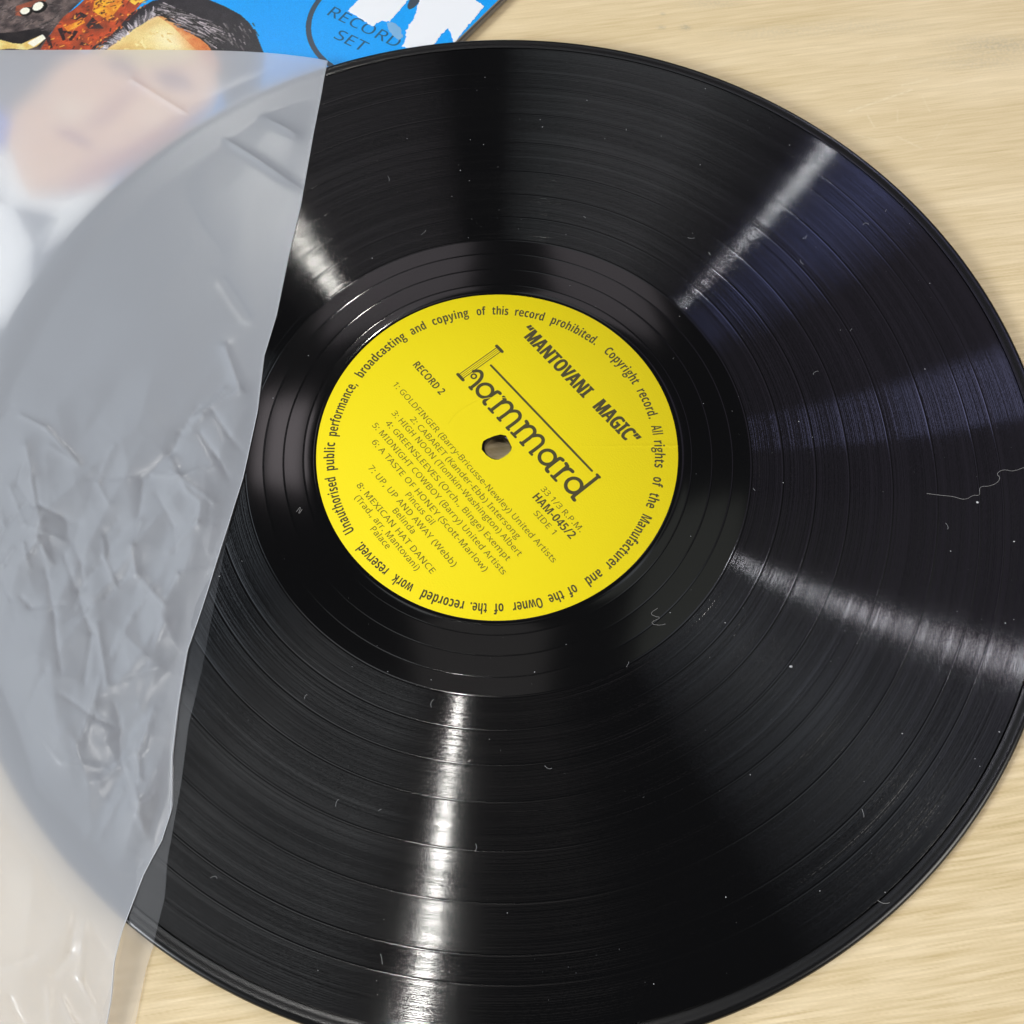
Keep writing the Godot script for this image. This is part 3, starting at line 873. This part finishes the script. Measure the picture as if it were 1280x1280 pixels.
func top_height(x: float, z: float, tx: float) -> float:
	var r := Vector2(x, z).length()
	var base := 0.75
	var south := smoothstep(40.0, 130.0, z)
	base -= lerpf(0.3, 1.9, south) * smoothstep(149.0, lerpf(190.0, 172.0, south), r)
	var h := 0.35 * ripple.get_noise_2d(x * 1.0, z * 0.55)
	var wild := smoothstep(-40.0, 30.0, z) * (1.0 - 0.55 * smoothstep(-105.0, -140.0, x)) * (1.0 - 0.55 * smoothstep(143.0, 156.0, r))
	# facets of crumpled sheet that meet in creases, large and small
	h += (0.07 + 0.93 * wild) * 2.7 * (1.0 + facets.get_noise_2d(x + 0.35 * z, z * 0.42))
	h += wild * 0.6 * (1.0 + facets.get_noise_2d(x * 1.9 - 0.5 * z + 300.0, z * 0.9))
	h += wild * 0.16 * (1.0 - absf(crumple.get_noise_2d(x * 2.3 + 90.0, z * 1.7)) * 2.2)
	for s in crease_segs:
		if x < s[4] or x > s[5] or z < s[6] or z > s[7]:
			continue
		var a: Vector2 = s[0]
		var b: Vector2 = s[1]
		var p := Vector2(x, z)
		var t := clampf((p - a).dot(b - a) / (b - a).length_squared(), 0.0, 1.0)
		var d := p.distance_to(a + (b - a) * t)
		h += s[2] * exp(-d / s[3])
	h *= 1.0 - 0.8 * smoothstep(132.0, 144.0, r) * (1.0 - smoothstep(152.0, 160.0, r))
	# flat where the seam holds it
	h *= smoothstep(0.0, 12.0, z - seam_z(x))
	h *= lerpf(0.3, 1.0, smoothstep(0.0, 0.06, tx))
	var least := 0.18 + 0.45 * smoothstep(138.0, 147.5, r)
	if r > 150.5:
		least = lerpf(0.63, base - 0.6, smoothstep(150.5, 160.0, r))
	return maxf(base - 0.62 + h, least)

func film_height(_x: float, _z: float, _tx: float) -> float:
	var r := Vector2(_x, _z).length()
	return 0.42 - 0.35 * smoothstep(150.8, 165.0, r)

func under_height(x: float, z: float, _tx: float) -> float:
	var d := (Vector2(x, z) - Vector2(-129.5, -1.0)).dot(Vector2(0.601, -0.799))
	return -2.25 - 1.2 * smoothstep(0.0, -30.0, d)

func build_sleeve() -> void:
	crumple = noise(31, 0.022, 3)
	facets = noise(33, 0.055, 1, FastNoiseLite.TYPE_CELLULAR)
	facets.fractal_type = FastNoiseLite.FRACTAL_NONE
	facets.cellular_return_type = FastNoiseLite.RETURN_DISTANCE
	facets.domain_warp_enabled = true
	facets.domain_warp_amplitude = 7.0
	facets.domain_warp_frequency = 0.03
	facets.domain_warp_fractal_type = FastNoiseLite.DOMAIN_WARP_FRACTAL_NONE
	ripple = noise(32, 0.02, 2)
	var r := RandomNumberGenerator.new()
	r.seed = 9
	for c in CREASES:
		var amp := r.randf_range(0.3, 0.6) * (1.0 if r.randf() < 0.6 else -0.7)
		var w := r.randf_range(0.7, 2.0)
		for k in range(0, c.size() - 2, 2):
			var a := Vector2(c[k], c[k + 1])
			var b := Vector2(c[k + 2], c[k + 3])
			var m := w * 4.0
			crease_segs.append([a, b, amp, w, minf(a.x, b.x) - m, maxf(a.x, b.x) + m, minf(a.y, b.y) - m, maxf(a.y, b.y) + m])
	for k in 110:
		var a := Vector2(r.randf_range(-150.0, -76.0), r.randf_range(-20.0, 150.0))
		if r.randf() > smoothstep(-40.0, 45.0, a.y) * 0.9 + 0.1:
			continue
		var turn := PI * 0.5 + r.randfn(0.0, 0.55)
		var w := r.randf_range(0.55, 0.9)
		var amp := r.randf_range(0.2, 0.42) * (1.0 if r.randf() < 0.65 else -1.0)
		for n in 2:
			var b := a + Vector2.from_angle(turn) * r.randf_range(4.0, 13.0)
			var m := w * 4.0
			crease_segs.append([a, b, amp, w, minf(a.x, b.x) - m, maxf(a.x, b.x) + m, minf(a.y, b.y) - m, maxf(a.y, b.y) + m])
			a = b
			turn += r.randf_range(-0.9, 0.9)
	var frosted := mat(lin(0.88, 0.92, 0.98), 0.26, 0.9)
	frosted.backlight_enabled = true
	frosted.backlight = Color(1.095, 1.09, 1.08)
	frosted.transparency = BaseMaterial3D.TRANSPARENCY_ALPHA
	frosted.albedo_color.a = 0.87
	var thin := frosted.duplicate() as StandardMaterial3D
	thin.transparency = BaseMaterial3D.TRANSPARENCY_ALPHA
	thin.albedo_color.a = 0.5
	var sl := thing("inner_sleeve", "crumpled translucent frosted white inner sleeve covering the left part of the record", "record sleeve", tilt)
	put("top_sheet", sheet(OPENING, 176.0, 140.0, 220, 480, top_height), frosted, sl)
	var lower := []
	for p in OPENING:
		lower.append([p[0] + 9.0 - 3.5 * smoothstep(110.0, 140.0, p[1]), p[1]])
	put("under_sheet", sheet(lower, 176.0, 140.0, 40, 80, under_height), thin, sl)
	# welded hem along the opening
	var st := SurfaceTool.new()
	st.begin(Mesh.PRIMITIVE_TRIANGLES)
	var hem := []
	for k in 315:
		var z := -140.0 + k
		var x := along(OPENING, z)
		hem.append(v3(x - 0.25, top_height(x - 0.25, z, 0.0) + 0.12, z))
	tube(st, hem, 0.13)
	st.generate_normals()
	put("hem", st.commit(), mat(lin(0.62, 0.64, 0.66), 0.3), sl)
	var clear := mat(Color(0.9, 0.92, 0.95, 0.03), 0.1, 0.5)
	clear.transparency = BaseMaterial3D.TRANSPARENCY_ALPHA
	put("clear_film", sheet(FILM, 176.0, 7.0, 8, 200, film_height, 22.0), clear, sl)

func tube(st: SurfaceTool, path: Array, rad_mm: float, sides := 6) -> void:
	var n := path.size()
	for i in n - 1:
		var a: Vector3 = path[i]
		var b: Vector3 = path[i + 1]
		var fa: Vector3 = (path[mini(i + 1, n - 1)] - path[maxi(i - 1, 0)]).normalized()
		var fb: Vector3 = (path[mini(i + 2, n - 1)] - path[i]).normalized()
		for k in sides:
			var q := []
			for w in [[a, fa, k], [a, fa, k + 1], [b, fb, k], [b, fb, k + 1]]:
				var side: Vector3 = w[1].cross(Vector3.UP).normalized()
				var upv: Vector3 = side.cross(w[1])
				var an: float = TAU * w[2] / sides
				q.append(w[0] + (side * cos(an) + upv * sin(an)) * rad_mm * MM)
			for v in [q[0], q[2], q[1], q[1], q[2], q[3]]:
				st.add_vertex(v)

func build_dust() -> void:
	var lint := mat(lin(0.30, 0.29, 0.28), 0.8, 0.2)
	fibre("long pale grey lint fibre lying across the grooves at the record's right side", [[114.0, 15.3], [117.5, 15.9], [121.0, 16.3], [123.8, 17.1], [126.5, 16.0], [128.1, 15.8], [128.9, 13.6], [131.4, 13.2], [133.6, 12.2], [134.6, 10.8], [134.2, 9.6], [136.0, 8.5], [138.8, 8.7], [141.9, 7.7]], 0.055, lint)
	fibre("small curled lint fibre on the smooth run-out area below right of the label", [[41.0, 51.5], [39.0, 51.8], [37.5, 51.1], [39.5, 49.9], [38.4, 49.4], [37.5, 48.6], [39.2, 47.3]], 0.05, lint, Vector2(13.5, 3.0))
	fibre("fine pale hair caught on the record's rim at lower right", [[86.0, 118.2], [87.5, 118.9], [90.0, 118.3], [91.8, 117.2]], 0.07, lint)
	fibre("tiny zigzag lint fibre on the run-out area left of the label", [[-56.2, 19.7], [-55.2, 18.4], [-55.5, 20.2], [-54.7, 19.0]], 0.06, lint)
	var r := RandomNumberGenerator.new()
	r.seed = 4
	var st := SurfaceTool.new()
	st.begin(Mesh.PRIMITIVE_TRIANGLES)
	var spots := [[72.1, 62.8, 0.5], [127.3, 18.0, 0.42], [135.0, 29.3, 0.3], [81.9, -6.8, 0.2]]
	for i in 280:
		var rad := sqrt(r.randf_range(52.0 * 52.0, 147.0 * 147.0))
		var p := Vector2.from_angle(r.randf() * TAU) * rad
		if p.x < along(OPENING, p.y) + 1.0:
			continue
		spots.append([p.x, p.y, 0.05 + 0.16 * pow(r.randf(), 4.0)])
	for s in spots:
		var c := Vector3(s[0], s[2] * 0.35, s[1])
		var ring := []
		for k in 5:
			ring.append(c + Vector3(cos(TAU * k / 5) * r.randf_range(0.5, 1.3), -0.3, sin(TAU * k / 5) * r.randf_range(0.5, 1.0)) * s[2])
		for k in 5:
			for v in [c + Vector3(0, s[2] * 0.5, 0), ring[k], ring[(k + 1) % 5]]:
				st.add_vertex(v * MM)
	for i in 34:
		var rad := sqrt(r.randf_range(54.0 * 54.0, 146.0 * 146.0))
		var p := Vector2.from_angle(r.randf() * TAU) * rad
		if p.x < along(OPENING, p.y) + 2.0:
			continue
		var dir := Vector2.from_angle(r.randf() * TAU)
		var path := []
		var len := r.randf_range(0.15, 0.5)
		var curl := r.randf_range(-0.5, 0.5)
		for k in 6:
			path.append(v3(p.x, 0.05, p.y))
			p += dir * len
			dir = dir.rotated(curl + r.randf_range(-0.3, 0.3))
		tube(st, path, 0.03, 4)
	st.generate_normals()
	var d := put("dust_specks", st.commit(), mat(lin(0.5, 0.5, 0.5), 0.9, 0.2))
	d.transform = tilt
	d.set_meta("kind", "stuff")
	tag(d, "white dust specks scattered over the black record", "dust")

func fibre(label: String, pts: Array, rad: float, m: Material, shift := Vector2.ZERO) -> void:
	var c := Curve3D.new()
	for i in pts.size():
		c.add_point(Vector3(pts[i][0], rad + 0.02 + 0.1 * (i % 2), pts[i][1]))
	for i in range(1, pts.size() - 1):
		var t := (c.get_point_position(i + 1) - c.get_point_position(i - 1)) * 0.22
		c.set_point_in(i, -t)
		c.set_point_out(i, t)
	var path := []
	var n := pts.size() * 5
	for k in n:
		path.append(c.sample_baked(c.get_baked_length() * k / (n - 1)) * MM)
	var st := SurfaceTool.new()
	st.begin(Mesh.PRIMITIVE_TRIANGLES)
	tube(st, path, rad, 5)
	st.generate_normals()
	var o := put("lint_fibre", st.commit(), m)
	o.transform = tilt
	tag(o, label, "lint")
